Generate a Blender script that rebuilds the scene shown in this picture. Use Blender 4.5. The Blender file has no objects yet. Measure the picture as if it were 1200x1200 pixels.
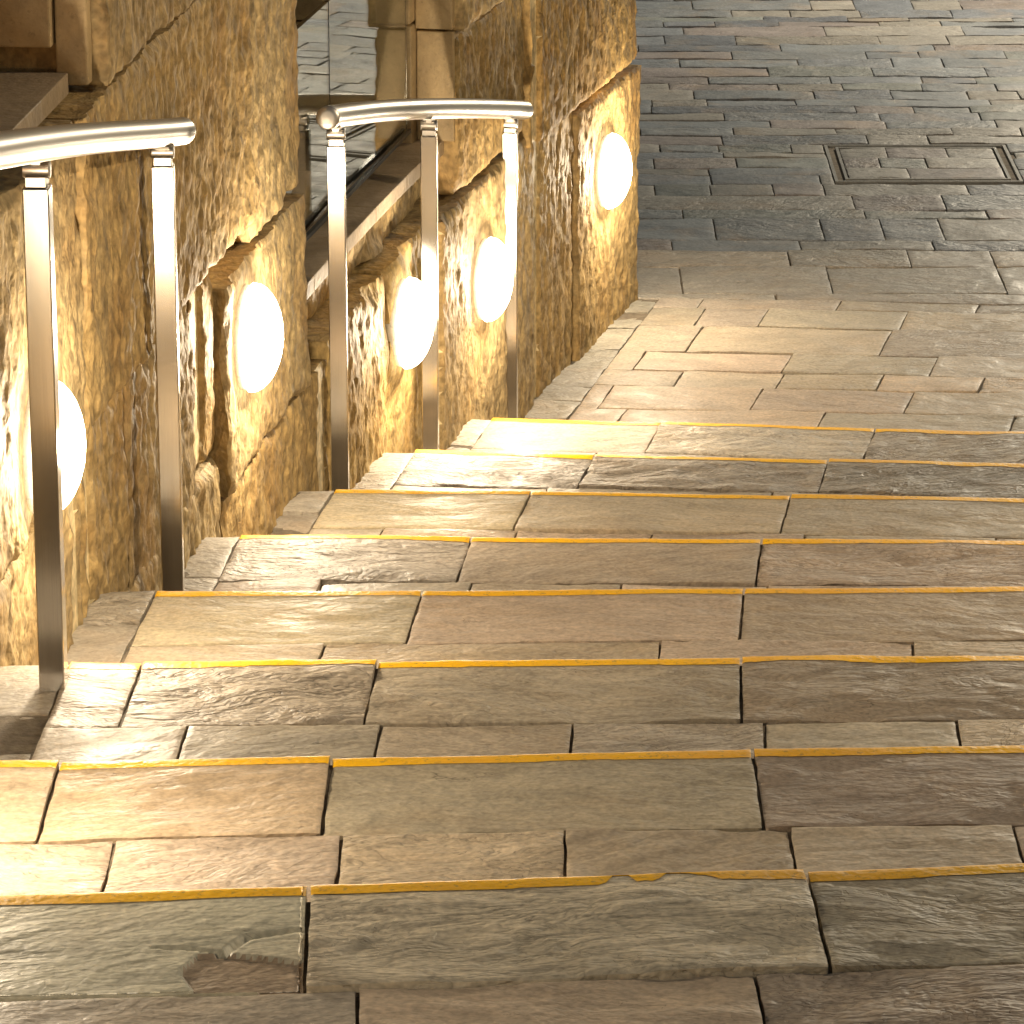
import bpy, math, random
import numpy as np
from mathutils import Vector, noise, Matrix
random.seed(11)
S = bpy.context.scene
C = S.collection
PITCH, FOC, CAMZ = math.radians(17.4), 5100.0, 2.7
RISE = 0.15

# ------------------------------------------------------------------ helpers
def link(o, parent=None):
    C.objects.link(o)
    if parent: o.parent = parent
    return o
def tag(o, label=None, cat=None, group=None, kind=None):
    if label: o['label'] = label
    if cat: o['category'] = cat
    if group: o['group'] = group
    if kind: o['kind'] = kind
    return o
def empty(name, loc, label=None, cat=None, group=None):
    o = bpy.data.objects.new(name, None); o.location = loc; o.empty_display_size = .1
    link(o); return tag(o, label, cat, group)

class MB:
    """collects faces with a per-face colour and per-vertex uv"""
    def __init__(s): s.v = []; s.f = []; s.c = []; s.uv = []; s.sm = []
    def add(s, vs, fs, col=(.5, .5, .5), uvs=None, smooth=True):
        b = len(s.v); s.v += [tuple(p) for p in vs]
        s.uv += (uvs if uvs else [(p[0], p[1]) for p in vs])
        for f in fs:
            s.f.append(tuple(i + b for i in f)); s.c.append(col); s.sm.append(smooth)
    def box(s, x0, x1, y0, y1, z0, z1, col=(.5, .5, .5), M=None):
        p = [Vector((x, y, z)) for z in (z0, z1) for y in (y0, y1) for x in (x0, x1)]
        if M: p = [M @ q for q in p]
        s.add(p, [(0, 2, 3, 1), (4, 5, 7, 6), (0, 1, 5, 4), (2, 6, 7, 3), (0, 4, 6, 2), (1, 3, 7, 5)], col, smooth=False)
    def lathe(s, prof, M, n=32, cap0=True, cap1=True, smooth=True, sx=1, sy=1):
        vs = [M @ Vector((r * sx * math.cos(2 * math.pi * k / n), r * sy * math.sin(2 * math.pi * k / n), h)) for r, h in prof for k in range(n)]
        fs = [(a * n + k, a * n + (k + 1) % n, (a + 1) * n + (k + 1) % n, (a + 1) * n + k) for a in range(len(prof) - 1) for k in range(n)]
        if cap0: fs.append(tuple(range(n))[::-1])
        if cap1: fs.append(tuple((len(prof) - 1) * n + k for k in range(n)))
        s.add(vs, fs, smooth=smooth)
    def tube(s, pts, r, n=28):
        pts = [Vector(p) for p in pts]; vs = []; fs = []
        for i, p in enumerate(pts):
            t = (pts[min(i + 1, len(pts) - 1)] - pts[max(i - 1, 0)]).normalized()
            a = t.cross(Vector((0, 0, 1))).normalized(); b = a.cross(t)
            vs += [p + a * r * math.cos(2 * math.pi * k / n) + b * r * math.sin(2 * math.pi * k / n) for k in range(n)]
        for i in range(len(pts) - 1):
            fs += [(i * n + k, i * n + (k + 1) % n, (i + 1) * n + (k + 1) % n, (i + 1) * n + k) for k in range(n)]
        s.add(vs, fs)
    def build(s, name, mat, parent=None, bevel=0):
        me = bpy.data.meshes.new(name)
        me.from_pydata(s.v, [], s.f)
        me.polygons.foreach_set('use_smooth', s.sm)
        at = me.attributes.new('tint', 'FLOAT_COLOR', 'FACE')
        at.data.foreach_set('color', np.array([(*c, 1)[:4] if len(c) == 3 else c for c in s.c], dtype=np.float32).ravel())
        uvl = me.uv_layers.new(name='UVMap')
        li = np.empty(len(me.loops), dtype=np.int32); me.loops.foreach_get('vertex_index', li)
        uvl.data.foreach_set('uv', np.array(s.uv, dtype=np.float32)[li].ravel())
        me.materials.append(mat)
        me.update()
        o = bpy.data.objects.new(name, me); link(o, parent)
        if parent: o.matrix_parent_inverse = Matrix.Translation(-Vector(parent.location)) if parent.parent is None and parent.type == 'EMPTY' else Matrix.Identity(4)
        if bevel:
            m = o.modifiers.new('bevel', 'BEVEL'); m.width = bevel; m.segments = 2; m.limit_method = 'ANGLE'
        return o

def ray(x, y):
    dx, dy = (x - 600) / FOC, (y - 600) / FOC
    return dx, math.cos(PITCH) - dy * math.sin(PITCH), -math.sin(PITCH) - dy * math.cos(PITCH)
def ground_pt(x, y, z):
    """world point at height z under a point measured in the photograph"""
    d = ray(x, y); t = (z - CAMZ) / d[2]; return Vector((d[0] * t, d[1] * t))
def sm(x): x = max(0., min(1., x)); return x * x * (3 - 2 * x)
def nz(x, y, z=0): return noise.noise(Vector((x, y, z)))
def fbm(x, y, z=0, o=3):
    a, s, f = 1, 0, 1
    for _ in range(o): s += a * nz(x * f, y * f, z * f); a *= .5; f *= 2.1
    return s

# ------------------------------------------------------------------ materials
def mat(name):
    m = bpy.data.materials.new(name); m.use_nodes = True
    nt = m.node_tree; return m, nt, nt.nodes['Principled BSDF']
def N(nt, t, **k):
    n = nt.nodes.new(t)
    for a, b in k.items():
        if a[0] == '_': n.inputs[a[1:]].default_value = b
        else: setattr(n, a, b)
    return n
def L(nt, a, b): nt.links.new(a, b)
def noise_n(nt, vec, scale, detail=4, rough=.55, dist=0, mapscale=None):
    if mapscale:
        mp = N(nt, 'ShaderNodeMapping'); mp.inputs['Scale'].default_value = mapscale; L(nt, vec, mp.inputs['Vector']); vec = mp.outputs[0]
    n = N(nt, 'ShaderNodeTexNoise'); n.inputs['Scale'].default_value = scale; n.inputs['Detail'].default_value = detail
    n.inputs['Roughness'].default_value = rough; n.inputs['Distortion'].default_value = dist
    L(nt, vec, n.inputs['Vector']); return n.outputs['Fac']
def ramp(nt, fac, stops, interp='LINEAR'):
    r = N(nt, 'ShaderNodeValToRGB'); cr = r.color_ramp; cr.interpolation = interp
    while len(cr.elements) < len(stops): cr.elements.new(.5)
    for e, (p, c) in zip(cr.elements, stops): e.position = p; e.color = (*c, 1) if hasattr(c, '__len__') else (c, c, c, 1)
    L(nt, fac, r.inputs[0]); return r.outputs[0]
def mix(nt, f, a, b, mode='MIX'):
    m = N(nt, 'ShaderNodeMix', data_type='RGBA', blend_type=mode)
    for i, v in ((0, f), (6, a), (7, b)):
        if hasattr(v, 'is_output'): L(nt, v, m.inputs[i])
        else: m.inputs[i].default_value = v if i == 0 else (*v, 1)
    return m.outputs[2]
def math_n(nt, op, a, b=None):
    m = N(nt, 'ShaderNodeMath', operation=op)
    for i, v in ((0, a), (1, b)):
        if v is None: continue
        if hasattr(v, 'is_output'): L(nt, v, m.inputs[i])
        else: m.inputs[i].default_value = v
    return m.outputs[0]
def bump(nt, h, strength, dist, prev=None):
    b = N(nt, 'ShaderNodeBump'); b.inputs['Strength'].default_value = strength; b.inputs['Distance'].default_value = dist
    L(nt, h, b.inputs['Height'])
    if prev: L(nt, prev, b.inputs['Normal'])
    return b.outputs[0]

def slate_mat(name='quartzite_paving'):
    m, nt, P = mat(name)
    uv = N(nt, 'ShaderNodeUVMap', uv_map='UVMap').outputs[0]
    an = N(nt, 'ShaderNodeAttribute', attribute_name='tint'); at = an.outputs['Color']; crag = an.outputs['Alpha']
    streak = noise_n(nt, uv, 1, 5.5, .68, .5, (7, 13, 1))
    fea = noise_n(nt, uv, 1, 2.5, .6, .4, (42, 58, 1))
    strb = noise_n(nt, uv, 1, 3, .6, .6, (13, 24, 1))
    blotch = noise_n(nt, uv, 5, 5, .6, .5)
    gr = noise_n(nt, uv, 130, 1.5, .6)
    col = mix(nt, 1, at, ramp(nt, streak, [(.3, .78), (.5, .98), (.7, 1.2)]), 'MULTIPLY')
    col = mix(nt, .9, col, ramp(nt, fea, [(.3, .90), (.7, 1.09)]), 'MULTIPLY')
    col = mix(nt, ramp(nt, blotch, [(.54, 0), (.72, .3)]), col, (.40, .27, .15))
    col = mix(nt, ramp(nt, noise_n(nt, uv, 3.1, 5, .6, .8), [(.56, 0), (.74, .35)]), col, (.21, .19, .155))
    col = mix(nt, 1, col, ramp(nt, gr, [(.32, .82), (.5, 1), (.68, 1.18)]), 'MULTIPLY')
    warp = noise_n(nt, uv, 1, 5, .62, .7, (4, 8, 1))
    crack = ramp(nt, warp, [(.400, 0), (.4025, 1), (.405, 0), (.60, 0), (.6025, .9), (.605, 0)])
    cm = math_n(nt, 'MULTIPLY', crack, ramp(nt, noise_n(nt, uv, 7, 2), [(.47, 0), (.58, 1)]))
    col = mix(nt, math_n(nt, 'MULTIPLY', cm, .75), col, (.06, .045, .03))
    L(nt, col, P.inputs['Base Color'])
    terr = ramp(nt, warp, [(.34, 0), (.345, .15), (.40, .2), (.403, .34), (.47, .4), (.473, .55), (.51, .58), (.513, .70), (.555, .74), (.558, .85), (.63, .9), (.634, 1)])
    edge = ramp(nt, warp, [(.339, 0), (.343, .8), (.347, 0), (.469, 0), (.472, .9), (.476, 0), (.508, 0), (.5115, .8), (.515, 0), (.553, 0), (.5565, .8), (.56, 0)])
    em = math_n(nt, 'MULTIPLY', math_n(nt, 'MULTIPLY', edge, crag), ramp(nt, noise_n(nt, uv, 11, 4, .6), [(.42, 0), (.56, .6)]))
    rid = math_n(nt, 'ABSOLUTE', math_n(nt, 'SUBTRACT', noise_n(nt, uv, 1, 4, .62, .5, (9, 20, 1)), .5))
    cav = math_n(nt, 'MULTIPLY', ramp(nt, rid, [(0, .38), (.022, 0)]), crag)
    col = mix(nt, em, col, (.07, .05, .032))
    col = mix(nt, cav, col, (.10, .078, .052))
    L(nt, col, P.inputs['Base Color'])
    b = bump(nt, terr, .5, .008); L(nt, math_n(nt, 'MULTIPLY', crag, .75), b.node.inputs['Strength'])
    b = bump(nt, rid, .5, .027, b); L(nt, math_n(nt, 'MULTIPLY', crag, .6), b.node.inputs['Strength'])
    b = bump(nt, strb, .9, .0040, b)
    b = bump(nt, fea, .9, .0018, b)
    b = bump(nt, cm, -.8, .003, b)
    b = bump(nt, gr, .8, .0006, b)
    L(nt, b, P.inputs['Normal'])
    L(nt, ramp(nt, noise_n(nt, uv, 14, 5), [(.3, .44), (.7, .68)]), P.inputs['Roughness'])
    P.inputs['Specular IOR Level'].default_value = .6
    return m
def grout_mat():
    m, nt, P = mat('dark_mortar')
    g = N(nt, 'ShaderNodeTexCoord').outputs['Object']
    L(nt, ramp(nt, noise_n(nt, g, 60, 4), [(.3, (.09, .07, .048)), (.7, (.20, .16, .11))]), P.inputs['Base Color'])
    L(nt, bump(nt, noise_n(nt, g, 150, 3), .6, .003), P.inputs['Normal'])
    P.inputs['Roughness'].default_value = .9
    return m
def paint_mat():
    m, nt, P = mat('yellow_edge_paint')
    g = N(nt, 'ShaderNodeTexCoord').outputs['Object']
    c = mix(nt, ramp(nt, noise_n(nt, g, 4, 3), [(.42, 0), (.66, .7)]), (.97, .53, .003), (.84, .43, .05))
    c = mix(nt, ramp(nt, noise_n(nt, g, 130, 4, .7), [(.55, 0), (.68, .75)]), c, (.34, .21, .06))
    L(nt, c, P.inputs['Base Color'])
    L(nt, bump(nt, noise_n(nt, g, 120, 1.5), .6, .002), P.inputs['Normal'])
    P.inputs['Roughness'].default_value = .45
    return m
def wall_mat():
    m, nt, P = mat('split_sandstone')
    g = N(nt, 'ShaderNodeTexCoord').outputs['Object']
    at = N(nt, 'ShaderNodeAttribute', attribute_name='tint').outputs['Color']
    fibre = noise_n(nt, g, 1, 3.5, .66, .4, (26, 22, 13))
    fib2 = noise_n(nt, g, 1, 1.8, .6, .2, (70, 58, 70))
    big = noise_n(nt, g, 1, 4, .6, .6, (5, 4, 3.5))
    c = mix(nt, 1, at, ramp(nt, fibre, [(.33, .62), (.5, .98), (.67, 1.28)]), 'MULTIPLY')
    c = mix(nt, ramp(nt, big, [(.50, 0), (.70, .5)]), c, (.29, .155, .043))
    c = mix(nt, ramp(nt, noise_n(nt, g, 11, 4, .6), [(.56, 0), (.74, .6)]), c, (.39, .295, .145))
    c = mix(nt, .85, c, ramp(nt, fib2, [(.34, .70), (.66, 1.28)]), 'MULTIPLY')
    L(nt, c, P.inputs['Base Color'])
    rgh = N(nt, 'ShaderNodeAttribute', attribute_name='tint').outputs['Alpha']
    b = bump(nt, fibre, .9, .0092); L(nt, math_n(nt, 'MULTIPLY', rgh, .9), b.node.inputs['Strength'])
    b = bump(nt, fib2, .85, .0022, b); L(nt, math_n(nt, 'MULTIPLY', rgh, .9), b.node.inputs['Strength'])
    L(nt, b, P.inputs['Normal'])
    P.inputs['Roughness'].default_value = .72
    P.inputs['Specular IOR Level'].default_value = .35
    return m
def smooth_stone_mat(name, col, dark=.7):
    m, nt, P = mat(name)
    g = N(nt, 'ShaderNodeTexCoord').outputs['Object']
    c = mix(nt, 1, col, ramp(nt, noise_n(nt, g, 14, 6, .65), [(.3, dark), (.7, 1.25)]), 'MULTIPLY')
    c = mix(nt, ramp(nt, noise_n(nt, g, 120, 3, .7), [(.56, 0), (.7, .5)]), c, tuple(v * .5 for v in col))
    L(nt, c, P.inputs['Base Color'])
    L(nt, bump(nt, noise_n(nt, g, 70, 2, .6), .5, .004), P.inputs['Normal'])
    P.inputs['Roughness'].default_value = .6
    return m
def steel_mat(name, rough=.27, col=(.60, .56, .50), brushed=True):
    m, nt, P = mat(name)
    P.inputs['Metallic'].default_value = 1; P.inputs['Roughness'].default_value = rough
    P.inputs['Base Color'].default_value = (*col, 1)
    if brushed:
        g = N(nt, 'ShaderNodeTexCoord').outputs['Object']
        n1 = noise_n(nt, g, 1, 2, .5, 0, (700, 700, 9))
        L(nt, mix(nt, .6, col, ramp(nt, n1, [(.3, .86), (.7, 1.08)]), 'MULTIPLY'), P.inputs['Base Color'])
    return m
def glow_mat(name, col, st):
    m, nt, P = mat(name)
    P.inputs['Base Color'].default_value = (.9, .88, .82, 1); P.inputs['Roughness'].default_value = .4
    P.inputs['Emission Color'].default_value = (*col, 1); P.inputs['Emission Strength'].default_value = st
    return m
def glass_mat():
    m, nt, P = mat('clear_glass')
    P.inputs['Base Color'].default_value = (.86, .93, .88, 1); P.inputs['Transmission Weight'].default_value = 1
    P.inputs['Roughness'].default_value = .0; P.inputs['IOR'].default_value = 1.5
    return m

M_slate, M_grout, M_paint, M_wall = slate_mat(), grout_mat(), paint_mat(), wall_mat()
M_dress = smooth_stone_mat('dressed_sandstone', (.40, .29, .15))
M_cope = smooth_stone_mat('coping_stone', (.36, .27, .17))
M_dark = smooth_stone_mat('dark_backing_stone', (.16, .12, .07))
M_steel, M_post = steel_mat('brushed_steel_rail', .36, (.50, .47, .43), False), steel_mat('brushed_steel_post', .17, (.62, .58, .52))
M_base = steel_mat('lamp_ring_steel', .4, (.35, .32, .28))
M_glow = glow_mat('lit_opal_glass', (1, .86, .64), 9)
M_glow2 = glow_mat('lit_street_lamp', (1, .80, .55), 12)
M_ring = smooth_stone_mat('cream_enamel', (.72, .68, .60), .95)
M_glow3 = glow_mat('lit_low_street_lamp', (1, .87, .66), 12)
M_glass = glass_mat()

# ------------------------------------------------------------------ paving slabs
PAL = [(0.343, 0.272, 0.185), (0.312, 0.258, 0.176), (0.354, 0.263, 0.189), (0.291, 0.248, 0.176), (0.374, 0.286, 0.180), (0.333, 0.244, 0.172), (0.302, 0.253, 0.194), (0.374, 0.272, 0.176)]
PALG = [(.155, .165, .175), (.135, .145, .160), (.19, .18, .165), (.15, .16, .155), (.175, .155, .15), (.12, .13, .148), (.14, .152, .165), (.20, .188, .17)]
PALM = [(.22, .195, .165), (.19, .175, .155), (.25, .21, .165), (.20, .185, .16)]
def slab(mb, q, z, th=.03, res=.011, amp=1.0, col=None, stripe=None, chips=None, skip=None, pal=PAL, crag=None):
    """one riven stone: q = 4 plan corners (front-left, front-right, back-right, back-left)"""
    q = [Vector(p) for p in q]
    seed = random.random() * 100
    col = col or random.choice(pal)
    k = random.uniform(.82, 1.15) if crag is None else 1.0; k *= 1.15 if pal is PALG else 1.38; col = tuple(min(.62, c * k) for c in col)
    if pal is not PALG: l_ = sum(col) / 3 * .6 + .36 * .4; col = tuple(c * .6 + m * l_ * .4 for c, m in zip(col, (1.16, 1.0, .80)))
    W_ = ((q[1] - q[0]).length + (q[2] - q[3]).length) / 2; D_ = ((q[3] - q[0]).length + (q[2] - q[1]).length) / 2
    nu = max(3, int(W_ / res)); nv = max(3, int(D_ / res))
    us = [0, .004 / W_] + [i / nu for i in range(1, nu)] + [1 - .004 / W_, 1]
    vs_ = [0, .004 / D_] + [i / nv for i in range(1, nv)] + [1 - .004 / D_, 1]
    if stripe: vs_ = [0, .004 / D_, .011 / D_, .0235 / D_] + [v for v in (i / nv for i in range(1, nv)) if v * D_ > .030] + [1 - .004 / D_, 1]
    rot = random.choice((0, 0, .3, -.35, .5, -.2, .15)); cr, sr = math.cos(rot), math.sin(rot)
    rough = random.uniform(.5, 1.5) * amp if crag is None else .5 + crag; tilt = (random.uniform(-1, 1) * .0012, random.uniform(-1, 1) * .0012)
    V, UV = [], []
    nU, nV = len(us), len(vs_)
    for j, v in enumerate(vs_):
        for i, u in enumerate(us):
            uu, vv = u, v
            if stripe and j >= 1 and j <= 3:
                wf = 1 + nz(u * W_ * 9, seed) * .13
                if skip: px_ = (q[0] * (1 - u) + q[1] * u).x; wf *= min(1.1, skip(px_) * (1 + nz(px_ * 120, 3.1) * .8 * (skip(px_) < .97)))
                vv = v * wf
            p = (q[0] * (1 - uu) + q[1] * uu) * (1 - vv) + (q[3] * (1 - uu) + q[2] * uu) * vv
            a, b = u * W_, vv * D_
            e = min(a, W_ - a, b, D_ - b)
            if e < .012:
                w = (1 - e / .012) * .0014
                p = p + Vector((nz(p.x * 28, p.y * 28, seed), nz(p.x * 28 + 9, p.y * 28, seed))) * w
            lx, ly = a * cr - b * sr, a * sr + b * cr
            h = fbm(lx * 5 + seed, ly * 11, seed) * .0013 * rough
            t = fbm(lx * 4 + seed + 7, ly * 8, seed, 3) * 3; k_ = math.floor(t); h += .0011 * rough * (k_ + sm((t - k_) * 5))
            if stripe: h *= .25 + .75 * sm(b / .06)
            h += tilt[0] * (u - .5) * 2 + tilt[1] * (v - .5) * 2
            h = max(h * 1.35, -.0034)
            if chips: h = h * .6 + chips(p.x, p.y)
            if e < .002: h -= .0010 * (1 - e / .002)
            V.append((p.x, p.y, z + h)); UV.append((lx + seed, ly + seed * .37))
    F = [(j * nU + i, j * nU + i + 1, (j + 1) * nU + i + 1, (j + 1) * nU + i) for j in range(nV - 1) for i in range(nU - 1)]
    # orientation: front edge is the far one, so the winding is flipped to face up
    F = [f[::-1] for f in F]
    ring = [i for i in range(nU)] + [j * nU + nU - 1 for j in range(1, nV)] + [(nV - 1) * nU + i for i in range(nU - 2, -1, -1)] + [j * nU for j in range(nV - 2, 0, -1)]
    b0 = len(V); n = len(ring)
    for r in ring: V.append(V[r]); UV.append(UV[r])
    for r in ring: V.append((V[r][0], V[r][1], z - th)); UV.append((UV[r][0], UV[r][1] + .03))
    SK = [(b0 + a, b0 + (a + 1) % n, b0 + n + (a + 1) % n, b0 + n + a) for a in range(n)]
    crag = crag if crag is not None else random.choice((.15, .3, .5, .8, 1.1))
    b_ = len(mb.f)
    mb.add(V, F + SK, (*col, crag), UV)
    if chips:
        for k_, f in enumerate(F):
            c_ = sum((Vector(V[q_][:2]) for q_ in f), Vector((0, 0))) / 4
            if inside(c_, chip_poly): mb.c[b_ + k_] = (.43, .325, .225, .6)
    if stripe is not None:
        SV, SF = [], []
        for j in range(4):
            for i in range(nU):
                x, y, zz = V[j * nU + i]; SV.append((x, y, zz + .0013 - (.0006 if j == 3 else 0)))
        off = len(SV)
        for i in range(nU):
            x, y, zz = V[i]; d = (q[0] - q[3]).normalized() * .0012
            SV[i] = (x + d.x, y + d.y, zz + .0008); SV.append((x + d.x, y + d.y, zz - .009))
        for i in range(nU - 1):
            x, y, _ = V[i]
            for j in range(3):
                SF.append((j * nU + i, (j + 1) * nU + i, (j + 1) * nU + i + 1, j * nU + i + 1))
            SF.append((i, i + 1, off + i + 1, off + i))
        stripe.add(SV, SF)

# nosing lines (left painted end, right end) and joints measured on each tread, as points of the photograph
NOSE = {1: ((0, 1050), (600, 1031), (1200, 1010)), 2: ((0, 893), (600, 885), (1200, 874)), 3: ((82, 778), (600, 774.5), (1200, 769)), 4: ((183, 693), (600, 694), (1200, 689)),
        5: ((282, 628), (600, 632), (1200, 634)), 6: ((393, 572), (700, 576.5), (1200, 584)), 7: ((487, 528), (700, 532), (1200, 543)), 8: ((577, 490), (770, 496), (1200, 507))}
JA = {1: -1.6, 2: .2, 3: 2.6, 4: 4.6, 5: 5.6, 6: 8.2, 7: 9.0, 8: 10.8}   # joint bearing from +Y, degrees
FRONT = {1: [362, 945], 2: [70, 388, 882], 3: [167, 443, 868], 4: [495, 872], 5: [553, 893], 6: [623, 927], 7: [697, 971], 8: [775, 1026]}
SECOND = {1: [(419, 1170), (890, 1165)], 2: [(130, 1005), (398, 1005), (662, 998), (928, 990), (1192, 985)], 3: [(215, 868), (443, 868), (670, 865), (896, 860), (1123, 858)],
          4: [(378, 764), (773, 763), (1070, 761)], 5: [(376, 686), (552, 686), (728, 686), (900, 686)], 6: [(446, 626), (605, 625), (763, 628)], 7: [(640, 575), (905, 580)], 8: [(700, 530), (960, 535)]}
# the wall face in plan
WP = [(2.0, -.80), (3.2, -.765), (4.2, -.715), (5.0, -.655), (5.57, -.592), (6.53, -.49), (7.29, -.392), (8.03, -.258), (8.77, -.112), (9.32, .02), (10.37, .30), (11.0, .47)]
_cf = np.polyfit([a for a, _ in WP], [b for _, b in WP], 4)
def wx(Y): return float(np.polyval(_cf, Y))
def wtan(Y):
    d = (wx(Y + .01) - wx(Y - .01)) / .02; t = Vector((d, 1)).normalized(); return t
def wn(Y): t = wtan(Y); return Vector((t.y, -t.x))          # towards the stairs
def wpt(Y, off=0): n = wn(Y); return Vector((wx(Y) + n.x * off, Y + n.y * off))

stair = empty('stone_staircase', (0, 6, 0), 'wide curving staircase of riven brown stone with yellow painted step edges', 'staircase')
XR = 3.3
LOOK = {1: [((.50, .43, .31), .3), ((.50, .38, .26), .9), ((.27, .23, .155), .8)],
        2: [((0.374, 0.277, 0.167), .3), ((0.395, 0.277, 0.158), .35), ((0.302, 0.253, 0.163), .35), ((0.218, 0.158, 0.114), .5)],
        3: [((0.312, 0.253, 0.189), .9), ((0.291, 0.239, 0.176), 1.5), ((0.291, 0.239, 0.163), .8), ((0.218, 0.167, 0.114), .9)],
        4: [((0.385, 0.320, 0.194), .4), ((0.364, 0.267, 0.189), .4), ((0.270, 0.205, 0.136), .3)],
        5: [((0.302, 0.263, 0.220), 1.2), ((0.281, 0.220, 0.158), .45), ((0.302, 0.224, 0.163), 1.1)],
        6: [((0.385, 0.310, 0.176), .3), ((0.333, 0.267, 0.172), .4), ((0.291, 0.239, 0.163), .4)],
        7: [((0.198, 0.172, 0.145), 1.3), ((0.208, 0.172, 0.132), 1.5), ((0.161, 0.138, 0.106), 1.3)],
        8: [((0.364, 0.286, 0.220), .3), ((0.343, 0.296, 0.229), 1.2), ((0.229, 0.191, 0.145), 1.2)]}
Tread = {}
for i in range(-1, 9):
    z = (9 - i) * RISE
    if i >= 1:
        pts = [ground_pt(x, y, z) for x, y in NOSE[i]]
        A, B = pts[0], pts[-1]; d = (B - A).normalized(); ja = math.radians(JA[i])
    else:
        dd = 1 - i
        A = Vector((-.62, 3.62 - .735 * dd)); d = Vector((math.cos(math.radians(5.5 + 1.5 * dd)), math.sin(math.radians(5.5 + 1.5 * dd)))); ja = math.radians(-2)
    bv = Vector((-math.sin(ja), -math.cos(ja)))               # backwards, towards the upper steps
    Tread[i] = (z, A, d, bv)
def on_tread(i, u, v):
    z, A, d, bv = Tread[i]; return A + d * u + bv * v
def uv_of(i, p):
    z, A, d, bv = Tread[i]; w = p - A; det = d.x * bv.y - d.y * bv.x
    return (w.x * bv.y - w.y * bv.x) / det, (d.x * w.y - d.y * w.x) / det

crackpts = [ground_pt(*p, 1.2) for p in ((180, 1110), (232, 1111), (262, 1114), (290, 1096), (357, 1087))]
chip_poly = [ground_pt(*p, 1.2) for p in ((232, 1116), (212, 1134), (217, 1146), (229, 1160), (357, 1158), (357, 1126), (262, 1114))]
def inside(p, poly):
    c = False
    for a, b in zip(poly, poly[1:] + poly[:1]):
        if (a.y > p.y) != (b.y > p.y) and p.x < (b.x - a.x) * (p.y - a.y) / (b.y - a.y) + a.x: c = not c
    return c
def segd(p, a, b):
    t = max(0, min(1, (p - a).dot(b - a) / (b - a).length_squared)); return (p - a - (b - a) * t).length
def chip_fn(x, y):
    p = Vector((x + nz(x * 40, y * 40) * .002, y + nz(y * 40, x * 40) * .002)); h = 0
    if inside(p, chip_poly): h -= .004
    dd = min(segd(p, a, b) for a, b in zip(crackpts, crackpts[1:]))
    w = .005 if x > crackpts[2].x else .0025
    if dd < w: h -= .009 * (1 - dd / w)
    return h
gap_px = [ground_pt(x, 1030, 1.2).x for x in (830, 768, 740, 712)]

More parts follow.
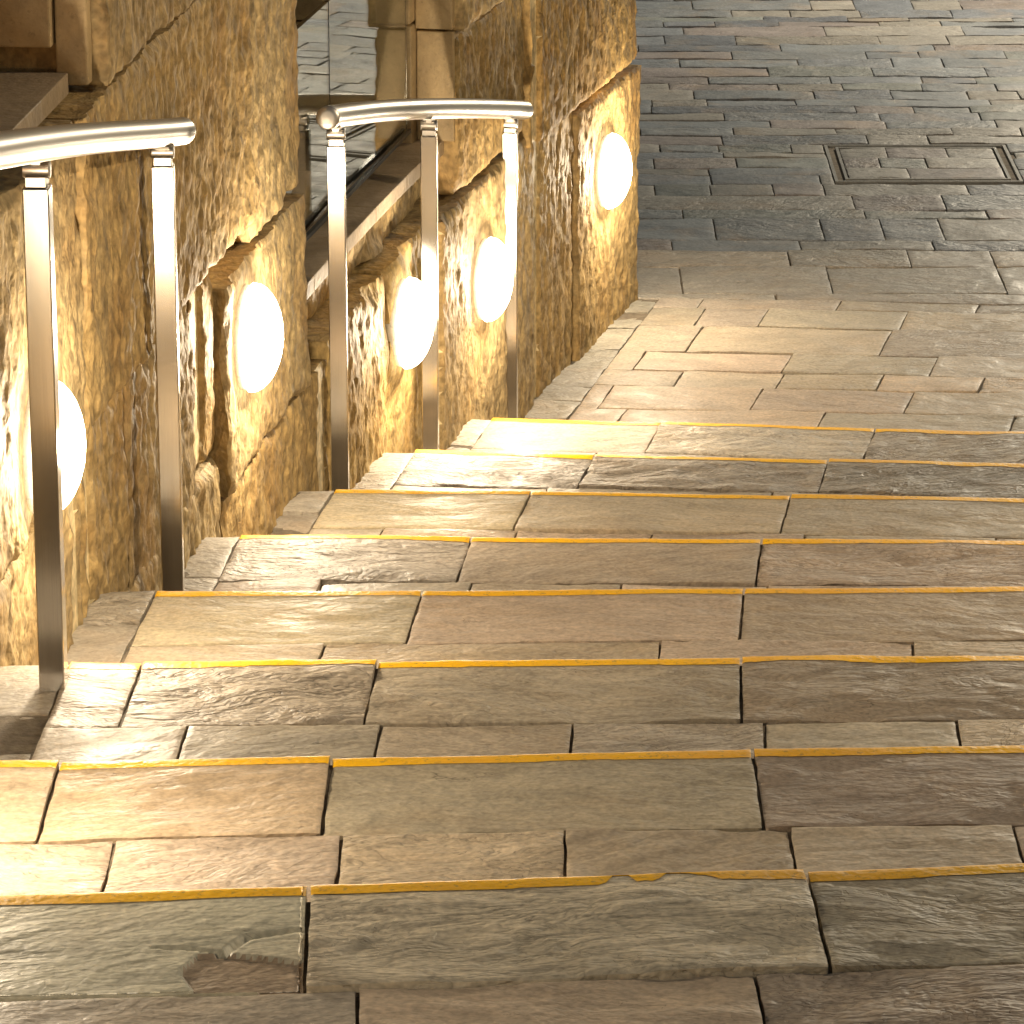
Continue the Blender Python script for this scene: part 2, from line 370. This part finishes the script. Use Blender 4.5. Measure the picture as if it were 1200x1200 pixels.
for i in range(-1, 9):
    z, A, d, bv = Tread[i]
    mb, st = MB(), MB()
    fine = 1 <= i <= 5
    res = .007 if 1 <= i <= 4 else (.011 if i >= 1 else .05)
    # left boundary of the big slabs (rail line); border strip lies between it and the wall
    u_left = 0.0
    if i == 1: u_left = -.12
    if i == 2: u_left = uv_of(2, ground_pt(45, 940, z))[0] - .40
    # front row
    if i in FRONT:
        us = [uv_of(i, ground_pt(x, NOSE[i][1][1] if abs(x - 600) < 1 else NOSE[i][0][1] + (NOSE[i][2][1] - NOSE[i][0][1]) * (x - NOSE[i][0][0]) / (1200 - NOSE[i][0][0]), z))[0] for x in FRONT[i]]
    else: us = [.2, .65]
    while us[-1] < XR: us.append(us[-1] + .456 * random.uniform(.96, 1.03))
    us = [u_left] + us
    g = .0019; D = .229; T = .82
    for n_, (a, b) in enumerate(zip(us, us[1:])):
        rr = res if a < 1.0 else .04
        look = LOOK[i][n_] if i in LOOK and n_ < len(LOOK[i]) else (None, None)
        q = [on_tread(i, a + g, 0), on_tread(i, b - g, 0), on_tread(i, b - g, D - g), on_tread(i, a + g, D - g)]
        ch = chip_fn if (i == 1 and a < 0 < b + .5 and b < .4 and a < -.05) else None
        col = look[0]
        skip = None
        if i == 1: skip = lambda x: 1 - .93 * sm((x - gap_px[3] + .004) / .008) * (1 - sm((x - gap_px[0] + .03) / .06)) * (1 - .8 * sm((x - gap_px[2]) / .006) * (1 - sm((x - gap_px[1]) / .01)))
        if i in (7, 8) : skip = None
        slab(mb, q, z, .034, rr if not ch else .0028, 1, col, stripe=st, chips=ch, skip=skip, crag=look[1])
    # rows behind
    v0 = D
    for row in range(3):
        v1 = (.45, .64, T)[row]
        if row == 0 and i in SECOND: us = [uv_of(i, ground_pt(x, y, z))[0] for x, y in SECOND[i]]
        else: us = [u_left + random.uniform(.15, .4)]
        while us[-1] < XR: us.append(us[-1] + random.uniform(.24, .46))
        us = [u_left] + [u for u in us if u > u_left + .03]
        for a, b in zip(us, us[1:]):
            rr = res if (row == 0 and a < 1.0) else .05
            q = [on_tread(i, a + g, v0 + g), on_tread(i, b - g, v0 + g), on_tread(i, b - g, v1 - g), on_tread(i, a + g, v1 - g)]
            slab(mb, q, z, .03, rr, .9)
        v0 = v1
    # border strip by the wall
    v = 0.0
    while v < T:
        v2 = min(T, v + random.uniform(.13, .24))
        ps = []
        for vv in (v + g * (v > 0), v2 - g):
            r = on_tread(i, u_left - g, vv); wY = r.y; wl = wpt(wY, -.05)
            # left end follows the nosing direction
            wl = Vector((wl.x, r.y + (wl.x - r.x) * d.y / d.x))
            ps.append((wl, r))
        slab(mb, [ps[0][0], ps[0][1], ps[1][1], ps[1][0]], z - .004, .03, .012 if i > 0 else .05, 1.3, random.choice([(.27, .24, .19), (.24, .21, .165), (.30, .26, .2)]))
        v = v2
    parent = stair
    so = mb.build('step', M_slate, parent)
    if i >= -1:
        p = st.build('nosing_stripe', M_paint); p.parent = so
    # riser and solid body under the slabs
    body = MB()
    for (u0, u1) in [(-.35, XR + .4)]:
        c = [on_tread(i, u0, .012), on_tread(i, u1, .012), on_tread(i, u1, T + .05), on_tread(i, u0, T + .05)]
        zb = z - (.0052 if i != 1 else .011); body.add([(p.x, p.y, zz) for zz in (-.25, zb) for p in c], [(4, 7, 6, 5), (0, 1, 5, 4), (1, 2, 6, 5), (2, 3, 7, 6), (3, 0, 4, 7)], smooth=False)
    p = body.build('riser', M_grout); p.parent = so

# ------------------------------------------------------------------ landing and street paving (structure)
mb = MB()
lo = ground_pt(708, 410, 0); ld = (ground_pt(1200, 419, 0) - lo).normalized(); la = math.radians(12.6); lb = Vector((-math.sin(la), -math.cos(la)))
def on_land(u, v): return lo + ld * u + lb * v
def luv(p):
    w = p - lo; det = ld.x * lb.y - ld.y * lb.x; return (w.x * lb.y - w.y * lb.x) / det, (ld.x * w.y - ld.y * w.x) / det
ZX, ZY = lambda a: 700 + a / 2.4, lambda b: b / 2.4
rows = [(845, 872, [(290, 852), (680, 858), (1070, 865)]), (872, 922, [(290, 890), (467, 895), (860, 905)]), (922, 996, [(272, 955), (810, 965)]),
        (996, 1050, [(118, 1015), (535, 1020), (945, 1032)]), (1050, 1094, [(228, 1065), (511, 1075), (793, 1080), (1078, 1088)]),
        (1094, 1158, [(20, 1120), (447, 1124), (876, 1132)]), (1158, 1250, [(70, 1170), (630, 1182)])]
g = .0022
SL = luv(ground_pt(780, 345, 0))[0]; 
u_strip = (luv(ground_pt(780, 345, 0))[0] + luv(ground_pt(662, 489, 0))[0]) / 2
def vrow(y, x=600): return luv(ground_pt(ZX(x), ZY(y), 0))[1]
vv0 = vrow(845)
for n_, (y0, y1, js) in enumerate(rows):
    v0, v1 = vrow(y0), vrow(y1)
    us = [luv(ground_pt(ZX(a), ZY(b), 0))[0] for a, b in js]; us = [u for u in us if u > u_strip + .03]
    while us[-1] < 4.2: us.append(us[-1] + random.uniform(.3, .55))
    us = [u_strip] + us
    for a, b in zip(us, us[1:]):
        q = [on_land(a + g, v0 + g), on_land(b - g, v0 + g), on_land(b - g, v1 - g), on_land(a + g, v1 - g)]
        slab(mb, q, 0, .03, .013 if a < 1.2 else .06, .8, pal=([(.29, .245, .18), (.26, .215, .17), (.30, .245, .17), (.27, .235, .17)] if n_ < 3 else PAL))
v = vrow(845)
while v < vrow(1250):
    v2 = v + random.uniform(.1, .2); ps = []
    for vv in (v + g, v2 - g):
        r = on_land(u_strip - g, vv); w = wpt(r.y, -.05); ps.append((Vector((w.x, r.y + (w.x - r.x) * ld.y / ld.x)), r))
    slab(mb, [ps[0][0], ps[0][1], ps[1][1], ps[1][0]], -.003, .03, .013, 1.3, random.choice([(.2, .19, .15), (.22, .2, .16)]))
    v = v2
tag(mb.build('landing', M_slate), kind='structure')

# street pattern: rows across, irregular lengths; starts at the landing's far edge
mb = MB()
yl = [825, 750, 705, 675, 615, 590, 550, 518, 475, 445, 405, 380, 340, 318, 280, 255, 215, 190, 165, 125, 100, 75, 50, 28, 0]
YL = [ground_pt(900, y / 2.4, 0).y for y in yl]
yy = [YL[0]]
for y_ in YL[1:]:                      # the wide rows are often two narrow ones
    if y_ - yy[-1] > .15 and random.random() < .6: yy.append(yy[-1] + (y_ - yy[-1]) * random.choice((.4, .5, .6)))
    yy.append(y_)
YL = yy
while YL[-1] < 19: YL.append(YL[-1] + random.choice((.11, .14, .17, .22, .25)))
edge = lambda x: on_land(0, vv0).y + (x - on_land(0, vv0).x) * ld.y / ld.x
cov = (.885, 1.40, 11.64, 12.10)
first = True
for k, (y0, y1) in enumerate(zip(YL, YL[1:])):
    x = -2.2 + random.uniform(0, .4)
    fine = y1 < 14.6
    while x < 6:
        x2 = x + random.choice((.16, .22, .28, .34, .42, .55)) * random.uniform(.85, 1.1)
        segs = [(x, x2)]
        if y1 > cov[2] + .02 and y0 < cov[3] - .02:
            segs = []
            if x < cov[0]: segs.append((x, min(x2, cov[0] - .002)))
            if x2 > cov[1]: segs.append((max(x, cov[1] + .002), x2))
        for a, b in segs:
            if b - a < .02: continue
            ya, yb = y0, y1
            if ya < cov[2] < yb and b > cov[0] and a < cov[1]: yb = cov[2]
            if ya < cov[3] < yb and b > cov[0] and a < cov[1]: ya = cov[3]
            q = [Vector((a + .002, yb - .002)), Vector((b - .002, yb - .002)), Vector((b - .002, ya + .002)), Vector((a + .002, ya + .002))]
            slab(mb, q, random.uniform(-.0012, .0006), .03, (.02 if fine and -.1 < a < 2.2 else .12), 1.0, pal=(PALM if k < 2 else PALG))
        x = x2
# wedge row between the landing edge and the first street row
x = -2.2
while x < 6:
    x2 = x + random.choice((.4, .55, .7))
    q = [Vector((x + .003, YL[0] - .003)), Vector((x2 - .003, YL[0] - .003)), Vector((x2 - .003, edge(x2) + .003)), Vector((x + .003, edge(x) + .003))]
    if x2 < .2: q[2].y = q[3].y = 9.4
    slab(mb, q, -.001, .03, .02 if -.1 < x < 2 else .12, .8, pal=PALM)
    x = x2
tag(mb.build('street_paving', M_slate), kind='structure')
mb = MB(); mb.add([(-60, -40, -.0058), (60, -40, -.0058), (60, 80, -.0058), (-60, 80, -.0058)], [(0, 1, 2, 3)])
tag(mb.build('ground', M_grout), kind='structure')

# inspection cover let into the street
cv = empty('access_cover', (1.14, 11.87, 0), 'rectangular inspection cover inlaid with grey pavers in a thin metal frame', 'access cover')
mb = MB()
x0, x1, y0, y1 = cov
for (a, b, c, e) in ((x0, x1, y0, y0 + .009), (x0, x1, y1 - .009, y1), (x0, x0 + .009, y0 + .009, y1 - .009), (x1 - .009, x1, y0 + .009, y1 - .009),
                     (x0 + .03, x1 - .03, y0 + .03, y0 + .038), (x0 + .03, x1 - .03, y1 - .038, y1 - .03), (x0 + .03, x0 + .038, y0 + .038, y1 - .038), (x1 - .038, x1 - .03, y0 + .038, y1 - .038)):
    mb.box(a, b, c, e, -.02, .001)
M_fr = smooth_stone_mat('weathered_cover_metal', (.19, .185, .17))
mb.build('frame', M_fr, cv)
mb = MB()
iy = y0 + .042
for hgt, js in ((.10, (.28,)), (.09, (.10, .34)), (.10, (.2, .26))):
    pass
for r, js in enumerate(((.17,), (.10, .23), (.13, .30))):
    h_ = (y1 - y0 - .084) / 3; a = x0 + .040
    for b in [x0 + .040 + j for j in js] + [x1 - .042]:
        slab(mb, [Vector((a + .002, iy + h_ - .002)), Vector((b - .002, iy + h_ - .002)), Vector((b - .002, iy + .002)), Vector((a + .002, iy + .002))], 0, .02, .02, .8, pal=PALG); a = b
    iy += h_
mb.build('paver_inlay', M_slate, cv)

LAMPS = [((2.55, 1.75), 'round lit wall lamp outside the picture beside the top steps'), ((4.06, 1.32), 'round lit wall lamp outside the picture at the lower left'),
         ((71, 525, .03), 'glowing round wall lamp behind the nearest handrail post'), ((309, 396, .03), 'glowing round wall lamp in the open between the two handrails'),
         ((489, 379, .03), 'glowing round wall lamp partly behind the middle post of the far handrail'), ((583, 328, .03), 'glowing round wall lamp partly behind the last post of the far handrail'),
         ((724, 201, .03), 'glowing round wall lamp at the far end of the wall above the landing')]
def wall_at(x, y, off):
    """spot on the wall seen at this point of the photograph"""
    d = ray(x, y); a, b = 3.0, 11.0
    for _ in range(40):
        m = (a + b) / 2; p = wpt(m, off)
        if p.x / p.y < d[0] / d[1]: a = m
        else: b = m
    p = wpt(a, off); return a, CAMZ + d[2] * p.y / d[1]
LSEAT = [w_ if len(w_) == 2 else wall_at(*w_[:2], .013 + w_[2]) for w_, _ in LAMPS]

# ------------------------------------------------------------------ the sandstone wall
wall = empty('stone_wall', (wx(6.5), 6.5, 0), 'tall wall of huge split golden sandstone blocks along the stairs with two openings', 'wall')
WT = [(.355, .243, .10), (.325, .232, .108), (.38, .26, .098), (.34, .224, .083), (.365, .268, .13)]
def block(mb, Y0, Y1, z0, z1, off, depth=.22, margin=None, res=.011, tint=None, rag=1.0):
    seed = random.random() * 50; tint = tint or random.choice(WT)
    nu, nv = max(4, int((Y1 - Y0) / res)), max(4, int((z1 - z0) / (res * 1.25)))
    g = .005; V = []; MG = set()
    Ls, H = Y1 - Y0, z1 - z0
    for j in range(nv + 1):
        for i in range(nu + 1):
            u, v = i / nu, j / nv
            Y = Y0 + g + (Ls - 2 * g) * u; Z = z0 + g + (H - 2 * g) * v
            a, b = u * Ls, v * H
            eu, ev = min(a, Ls - a), min(b, H - b)
            h = fbm(Y * 3.2 + seed, Z * 1.3, seed, 3) * .006
            h += (abs(nz(Y * 9 + seed, Z * 3.0, seed)) - .25) * .007
            h += abs(nz(Y * 26, Z * 9, seed)) * -.005 + nz(Y * 50, Z * 22, seed) * .004 + nz(Y * 92, Z * 50, seed) * .0042
            if margin:
                m0, m1 = margin
                if m0 <= Y + nz(Z * 9, seed) * .008 <= m1: MG.add(len(V)); h = -.010 + nz(Y * 40, Z * 20) * .0008
            for (ly_, lz_) in LSEAT:
                dl = math.hypot(Y - ly_, Z - lz_)
                if dl < .17: k_ = sm((.17 - dl) / .085); h = h * (1 - k_) + (.011 - off) * k_
            e = min(eu, ev * 1.0)
            rg = max(0, nz(Y * 9, Z * 9, seed + 5) + .15)
            ew = .006 + .05 * rg * rg
            if e < ew: h -= (1 - e / ew) ** 1.3 * (.003 + .03 * rg * rg) * rag
            # ragged outline
            if eu < .001: Y += nz(Z * 16, seed) * .004
            if ev < .001: Z += nz(Y * 13, seed) * .0045
            p = wpt(Y, off + h); V.append((p.x, p.y, Z))
    w = nu + 1
    F = [(j * w + i, j * w + i + 1, (j + 1) * w + i + 1, (j + 1) * w + i) for j in range(nv) for i in range(nu)]
    ring = list(range(w)) + [j * w + nu for j in range(1, nv + 1)] + [nv * w + i for i in range(nu - 1, -1, -1)] + [j * w for j in range(nv - 1, 0, -1)]
    b0, n = len(V), len(ring)
    for r in ring: V.append(V[r])
    for r in ring:
        x, y, zz = V[r]
        # back of the block is parallel to the face
        nrm = wn(y); V.append((x - nrm.x * (depth), y - nrm.y * depth, zz))
    F += [(b0 + (a + 1) % n, b0 + a, b0 + n + a, b0 + n + (a + 1) % n) for a in range(n)]
    F.append(tuple(b0 + n + a for a in range(n)))
    b_ = len(mb.f); mb.add(V, F, tint, smooth=True)
    for k_ in range(nu * nv):
        if sum(q_ in MG for q_ in F[k_]) >= 3: mb.c[b_ + k_] = (.66, .53, .30, .06)
mb = MB()
BL = [  # Y0, Y1, z0, z1, offset, margin
    (5.95, 6.70, .3, .70, .004, None), (6.70, 7.585, .05, .62, .008, (7.50, 7.57)), (7.585, 8.10, .05, .645, .0, None), (8.10, 8.49, .0, .65, -.004, None),
    (8.49, 9.43, -.1, .635, .012, (8.50, 8.56)), (9.43, 9.80, -.1, .61, .004, (9.435, 9.50)), (9.80, 10.40, -.1, .585, .016, None),
    (2.2, 3.4, 1.0, 1.45, 0, None), (3.4, 4.6, .7, 1.02, .0, None), (4.6, 5.21, .7, 1.0, .006, None), (5.21, 5.72, .7, 1.0, .0, (5.62, 5.70)), (5.72, 6.03, .55, 1.025, -.004, (5.74, 5.80)), (6.03, 6.53, .55, 1.015, .0, None),
    (6.53, 6.70, .70, 1.0, -.004, (6.545, 6.62)), (6.70, 7.375, .62, .975, .014, None), (7.385, 8.05, .645, .752, -.05, None), (8.05, 8.74, .65, .752, -.046, None),
    (8.74, 9.35, .64, .975, .004, None), (9.35, 10.36, .60, 1.06, .020, (9.36, 9.43)),
    (2.2, 3.4, 1.45, 1.5, .0, None), (3.4, 4.7, 1.02, 1.475, .01, None), (4.7, 5.7, 1.0, 1.47, .014, None), (5.7, 6.95, 1.02, 1.47, .018, None), (6.95, 7.36, .98, 1.47, .010, None),
    (8.74, 9.22, .98, 1.42, .024, None), (9.22, 10.33, 1.06, 1.5, .016, None),
    (5.86, 6.62, 1.47, 1.96, .022, None), (6.62, 7.36, 1.47, 1.96, .012, None), (8.74, 10.33, 1.42, 1.96, .02, None),
    (5.86, 7.36, 1.96, 2.5, .01, None), (8.74, 10.3, 1.96, 2.5, .01, None), (5.86, 7.36, 2.5, 3.0, .0, None), (8.74, 10.3, 2.5, 3.0, .0, None)]
for (a, b, c, e, off, mg) in BL:
    r = .0062 if (e <= 1.97 and a > 4.5) else .05
    block(mb, a, b, c, e, off, .22 if not (a > 8.7 and c > .5) else .10, mg, r)
mb.build('masonry', M_wall, wall)
# dressed jambs of the openings
def prism(mb, Y0, Y1, o0, o1, z0, z1):
    pts = [wpt(Y0, o1), wpt(Y1, o1), wpt(Y1, o0), wpt(Y0, o0)]
    mb.add([(p.x, p.y, z) for z in (z0, z1) for p in pts], [(3, 2, 1, 0), (4, 5, 6, 7), (0, 1, 5, 4), (1, 2, 6, 5), (2, 3, 7, 6), (3, 0, 4, 7)], smooth=False)
mb = MB()
for z0, z1, dy in ((.755, 1.0, .0), (1.006, 1.42, -.012), (1.426, 1.96, .0), (1.966, 3.0, -.01)):
    prism(mb, 8.70 + dy, 9.6, -.50, -.084, z0, z1)
for z0, z1, dy in ((.757, .985, .0), (.991, 1.43, -.01), (1.436, 1.97, 0)):
    prism(mb, 8.735 + dy, 9.0, -.082, -.004, z0, z1)
for z0, z1 in ((1.48, 2.1), (2.106, 3.0)):
    prism(mb, 5.835, 6.6, -.046, -.002, z0, z1)
    prism(mb, 5.815, 6.6, -.50, -.048, z0 + .055, z1)
prism(mb, 6.7, 7.35, -.50, -.225, .7, 3.0); prism(mb, 6.6, 7.33, -.24, -.20, 1.5, 3.0)
mb.build('jamb', M_dress, wall, bevel=.003)
def coping(Ya, Yb, zt, cuts, front=-.028, depth=.42):
    mb = MB(); ys = [Ya] + cuts + [Yb]
    for a, b in zip(ys, ys[1:]):
        for (o0, o1, dz) in ((front - .20, front, 0), (front - depth, front - .202, -.0015)):
            prism(mb, a + .0012, b - .0012, o0, o1, zt - .03, zt + dz)
    return mb.build('coping', M_cope, wall, bevel=.0015)
cy, cz = wall_at(524, 160, -.028); coping(7.36, cy, cz, [7.62, 7.9, 8.15, 8.42])
cy2, cz2 = wall_at(80, 85, -.028); coping(3.0, cy2, cz2, [3.5, 4.0, 4.5, 5.0, 5.42])
print('COPING', cy, cz, cy2, cz2)
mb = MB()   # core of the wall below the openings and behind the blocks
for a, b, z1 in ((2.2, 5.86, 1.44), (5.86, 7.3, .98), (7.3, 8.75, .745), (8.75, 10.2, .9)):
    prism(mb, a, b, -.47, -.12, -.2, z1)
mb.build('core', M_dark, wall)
# room behind the openings
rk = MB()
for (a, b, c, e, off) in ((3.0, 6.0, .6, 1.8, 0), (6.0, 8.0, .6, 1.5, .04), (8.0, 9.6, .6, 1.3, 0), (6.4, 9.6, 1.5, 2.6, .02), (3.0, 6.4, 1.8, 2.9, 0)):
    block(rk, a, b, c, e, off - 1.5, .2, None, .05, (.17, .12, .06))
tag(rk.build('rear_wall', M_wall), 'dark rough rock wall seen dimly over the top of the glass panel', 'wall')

# glass balustrade on the lower coping
gl = empty('glass_balustrade', (wx(8) - .1, 8.0, .79), 'clear glass panels standing on the lower stone coping, mirroring the handrail', 'glass balustrade')
gz = wall_at(340, 38, -.087)[1]
for a, b in ((7.2, 8.005), (8.011, 8.655)):
    mb = MB(); prism(mb, a, b, -.092, -.083, .795, gz); mb.build('glass_panel', M_glass, gl)
mb = MB(); prism(mb, 7.37, 8.65, -.102, -.094, .7915, .806); prism(mb, 7.37, 8.65, -.081, -.073, .7915, .800); mb.build('base_channel', steel_mat('dark_channel', .4, (.06, .06, .06)), gl)

# ------------------------------------------------------------------ wall lamps
def bulb(name, loc, col, power, rad, parent=None):
    l = bpy.data.lights.new(name, 'POINT'); l.color = col; l.energy = power; l.shadow_soft_size = rad
    o = bpy.data.objects.new(name, l); o.location = loc; return link(o, parent)
def make_lamp():
    r = empty('wall_lamp', (0, 0, 0))
    mb = MB(); mb.lathe([(.086, -.02), (.086, .008), (.084, .010), (.082, .011)], Matrix.Identity(4), 40); mb.build('base_ring', M_ring, r)
    mb = MB(); R = .090
    mb.lathe([(R * math.cos(t), .011 + .049 * math.sin(t)) for t in [k * math.pi / 2 / 8 for k in range(8)]] + [(.004, .060)], Matrix.Identity(4), 32, True, True); mb.build('diffuser', M_glow, r)
    bulb('bulb', (0, 0, .088), (1, .83, .60), 8.5, .02, r)
    return r
proto = make_lamp()
for k, (wh, lab) in enumerate(LAMPS):
    Y, z = wh if len(wh) == 2 else wall_at(*wh[:2], .013 + wh[2])
    if k == 0: o = proto
    else:
        o = proto.copy(); link(o)
        for ch in [c for c in proto.children]:
            c = ch.copy(); link(c, o); c.matrix_parent_inverse = Matrix.Identity(4)
    n = wn(Y); p = wpt(Y, .013)
    o.matrix_world = Matrix.Translation((p.x, p.y, z)) @ Vector((n.x, n.y, 0)).to_track_quat('Z', 'Y').to_matrix().to_4x4()
    tag(o, lab, 'wall lamp', 'round lamps along the sandstone wall')

# ------------------------------------------------------------------ handrails
def at_Y(x, y, Y):
    d = ray(x, y); t = Y / d[1]; return Vector((d[0] * t, Y, CAMZ + d[2] * t))
def catmull(P, n=10):
    P = [P[0] * 2 - P[1]] + P + [P[-1] * 2 - P[-2]]; out = []
    for i in range(1, len(P) - 2):
        for k in range(n):
            t = k / n; a, b, c, e = P[i - 1], P[i], P[i + 1], P[i + 2]
            out.append(.5 * ((2 * b) + (c - a) * t + (2 * a - 5 * b + 4 * c - e) * t * t + (3 * b - a - 3 * c + e) * t ** 3))
    out.append(P[-2]); return out
RR = .0205
def handrail(path, posts, label, start_cap):
    t = empty('handrail', (path[0].x, path[0].y, 0), label, 'handrail')
    pts = catmull(path)
    mb = MB(); mb.tube(pts, RR); mb.build('rail', M_steel, t)
    ends = [(pts[-1], (pts[-1] - pts[-2]).normalized())] + ([(pts[0], (pts[0] - pts[1]).normalized())] if start_cap else [])
    for p, d in ends:
        mb = MB(); M = Matrix.Translation(p) @ d.to_track_quat('Z', 'Y').to_matrix().to_4x4()
        mb.lathe([(RR, -.004), (RR * 1.0, .002), (RR * .95, .0035), (RR * .5, .0045), (.0008, .0050)], M, 28, False, True); mb.build('end_cap', M_steel, t)
    for (bx, by, ytop, ycyl, px, ang, zb) in posts:
        # post stands on its step, square hollow section
        tz, zc = at_Y(px, ytop, by).z, at_Y(px, ycyl, by).z; rc = .0104
        R = Matrix.Rotation(ang, 4, 'Z'); M = Matrix.Translation((bx, by, 0)) @ R
        mb = MB(); w = .0158; mb.box(-w, w, -w, w, zb, tz, M=M); po = mb.build('post', M_post, t, bevel=.0016)
        near = min(pts, key=lambda q: (q.x - bx) ** 2 + (q.y - by) ** 2)
        mb = MB(); mb.box(-.0125, .0125, -.0125, .0125, tz + .0008, zc - rc + .003, M=M)
        mb.lathe([(rc - .0006, -.0165), (rc, -.0155), (rc, .0155), (rc - .0006, .0165)], Matrix.Translation((bx, by, zc)) @ R @ Matrix.Rotation(math.pi / 2, 4, 'Y'), 24)
        mb.box(-.006, .006, -.008, .008, zc + .006, max(zc + .009, near.z - RR + .003), M=M)
        b = mb.build('bracket', M_steel, bevel=.0006); b.parent = po
        mb = MB(); sl = math.atan(.2)
        mb.box(-.010, .010, -.026, .026, -.0015, .0015, M=Matrix.Translation((bx, by, near.z - RR * 1.03)) @ R @ Matrix.Rotation(-sl, 4, 'X'))
        b2 = mb.build('saddle', M_steel); b2.parent = po
    return t
rail1 = [Vector((-.62, 2.6, 1.668 + .39)), at_Y(-180, 196, 3.9), at_Y(0, 176, 4.6), at_Y(100, 163, 5.4), at_Y(190, 156, 6.08), at_Y(213, 153.5, 6.23)]
rail1[1].z = rail1[2].z + .137; rail1[1].x = -.575
handrail(rail1, [(-.562, 5.03, 218, 198, 45, math.radians(-2.5), .885), (-.4985, 6.08, 193, 177, 190, math.radians(.5), .58)],
         'brushed steel handrail nearest the camera with two posts', False)
rail2 = [at_Y(384, 138, 7.36), at_Y(391, 136.5, 7.56), at_Y(440, 130.5, 7.95), at_Y(497, 127.5, 8.32), at_Y(550, 127, 8.75), at_Y(597, 128, 9.15), at_Y(614, 129, 9.28)]
handrail(rail2, [(-.312, 7.56, 170, 157, 391, math.radians(-1), .27), (-.162, 8.32, 158, 147, 497, math.radians(-3), .12), (-.004, 9.15, 154.5, 145, 597, math.radians(-4.5), -.03)],
         'brushed steel handrail farther down the stairs with three posts', True)

# ------------------------------------------------------------------ street lamps standing outside the frame
POW = (125, 260)
def street_lamp(x, y, z0, h, label):
    t = empty('street_lamp', (x, y, z0), label, 'street lamp', 'street lamps lighting the stairs and street')
    mb = MB(); mb.lathe([(.09, z0), (.09, z0 + .02), (.05, z0 + .05), (.04, z0 + .4), (.03, z0 + h)], Matrix.Translation((x, y, 0)), 20); mb.build('pole', M_base, t)
    mb = MB(); mb.lathe([(.14, z0 + h - .001), (.17, z0 + h + .1), (.13, z0 + h + .2), (.01, z0 + h + .26)], Matrix.Translation((x, y, 0)), 16); mb.build('lantern', M_glow3 if h < 2 else M_glow2, t)
    bulb('bulb', (x - .19, y, z0 + h + .05) if h < 2 else (x - .2, y - .1, z0 + h + .05), (1, .87, .66) if h < 2 else (1, .80, .54), POW[h < 2], .06).parent = None
street_lamp(2.75, 6.1, .45, 2.3, 'round headed street lamp standing to the right of the stairs outside the picture')
street_lamp(2.55, 14.3, 0, 1.7, 'round headed street lamp standing on the street outside the picture')

p = ground_pt(331, 592, .45); lf = MB()
lf.add([(p.x - .006, p.y, .4525), (p.x, p.y - .004, .4515), (p.x + .007, p.y + .001, .454), (p.x, p.y + .005, .4535)], [(0, 1, 2, 3)])
tag(lf.build('fallen_leaf', M_paint), 'tiny yellow leaf lying on the border stones beside the wall', 'leaf')

# ------------------------------------------------------------------ world, camera
w = bpy.data.worlds.new('World'); S.world = w; w.use_nodes = True
nt = w.node_tree; bg = nt.nodes['Background']
sky = nt.nodes.new('ShaderNodeTexSky'); sky.sky_type = 'NISHITA'; sky.sun_disc = False
sky.sun_elevation = math.radians(2); sky.sun_rotation = math.radians(200)
nt.links.new(sky.outputs[0], bg.inputs[0]); bg.inputs[1].default_value = .07
cd = bpy.data.cameras.new('camera'); cam = bpy.data.objects.new('camera', cd); C.objects.link(cam)
cd.sensor_width = 36; cd.lens = FOC / 1200 * 36; cd.clip_end = 500; cd.clip_start = .05
cam.location = (0, 0, CAMZ); cam.rotation_euler = (math.pi / 2 - PITCH, 0, 0)
S.camera = cam
S.view_settings.view_transform = 'Standard'; S.view_settings.look = 'None'; S.view_settings.gamma = 1
S.view_settings.exposure = .66
S.render.resolution_x = S.render.resolution_y = 1024
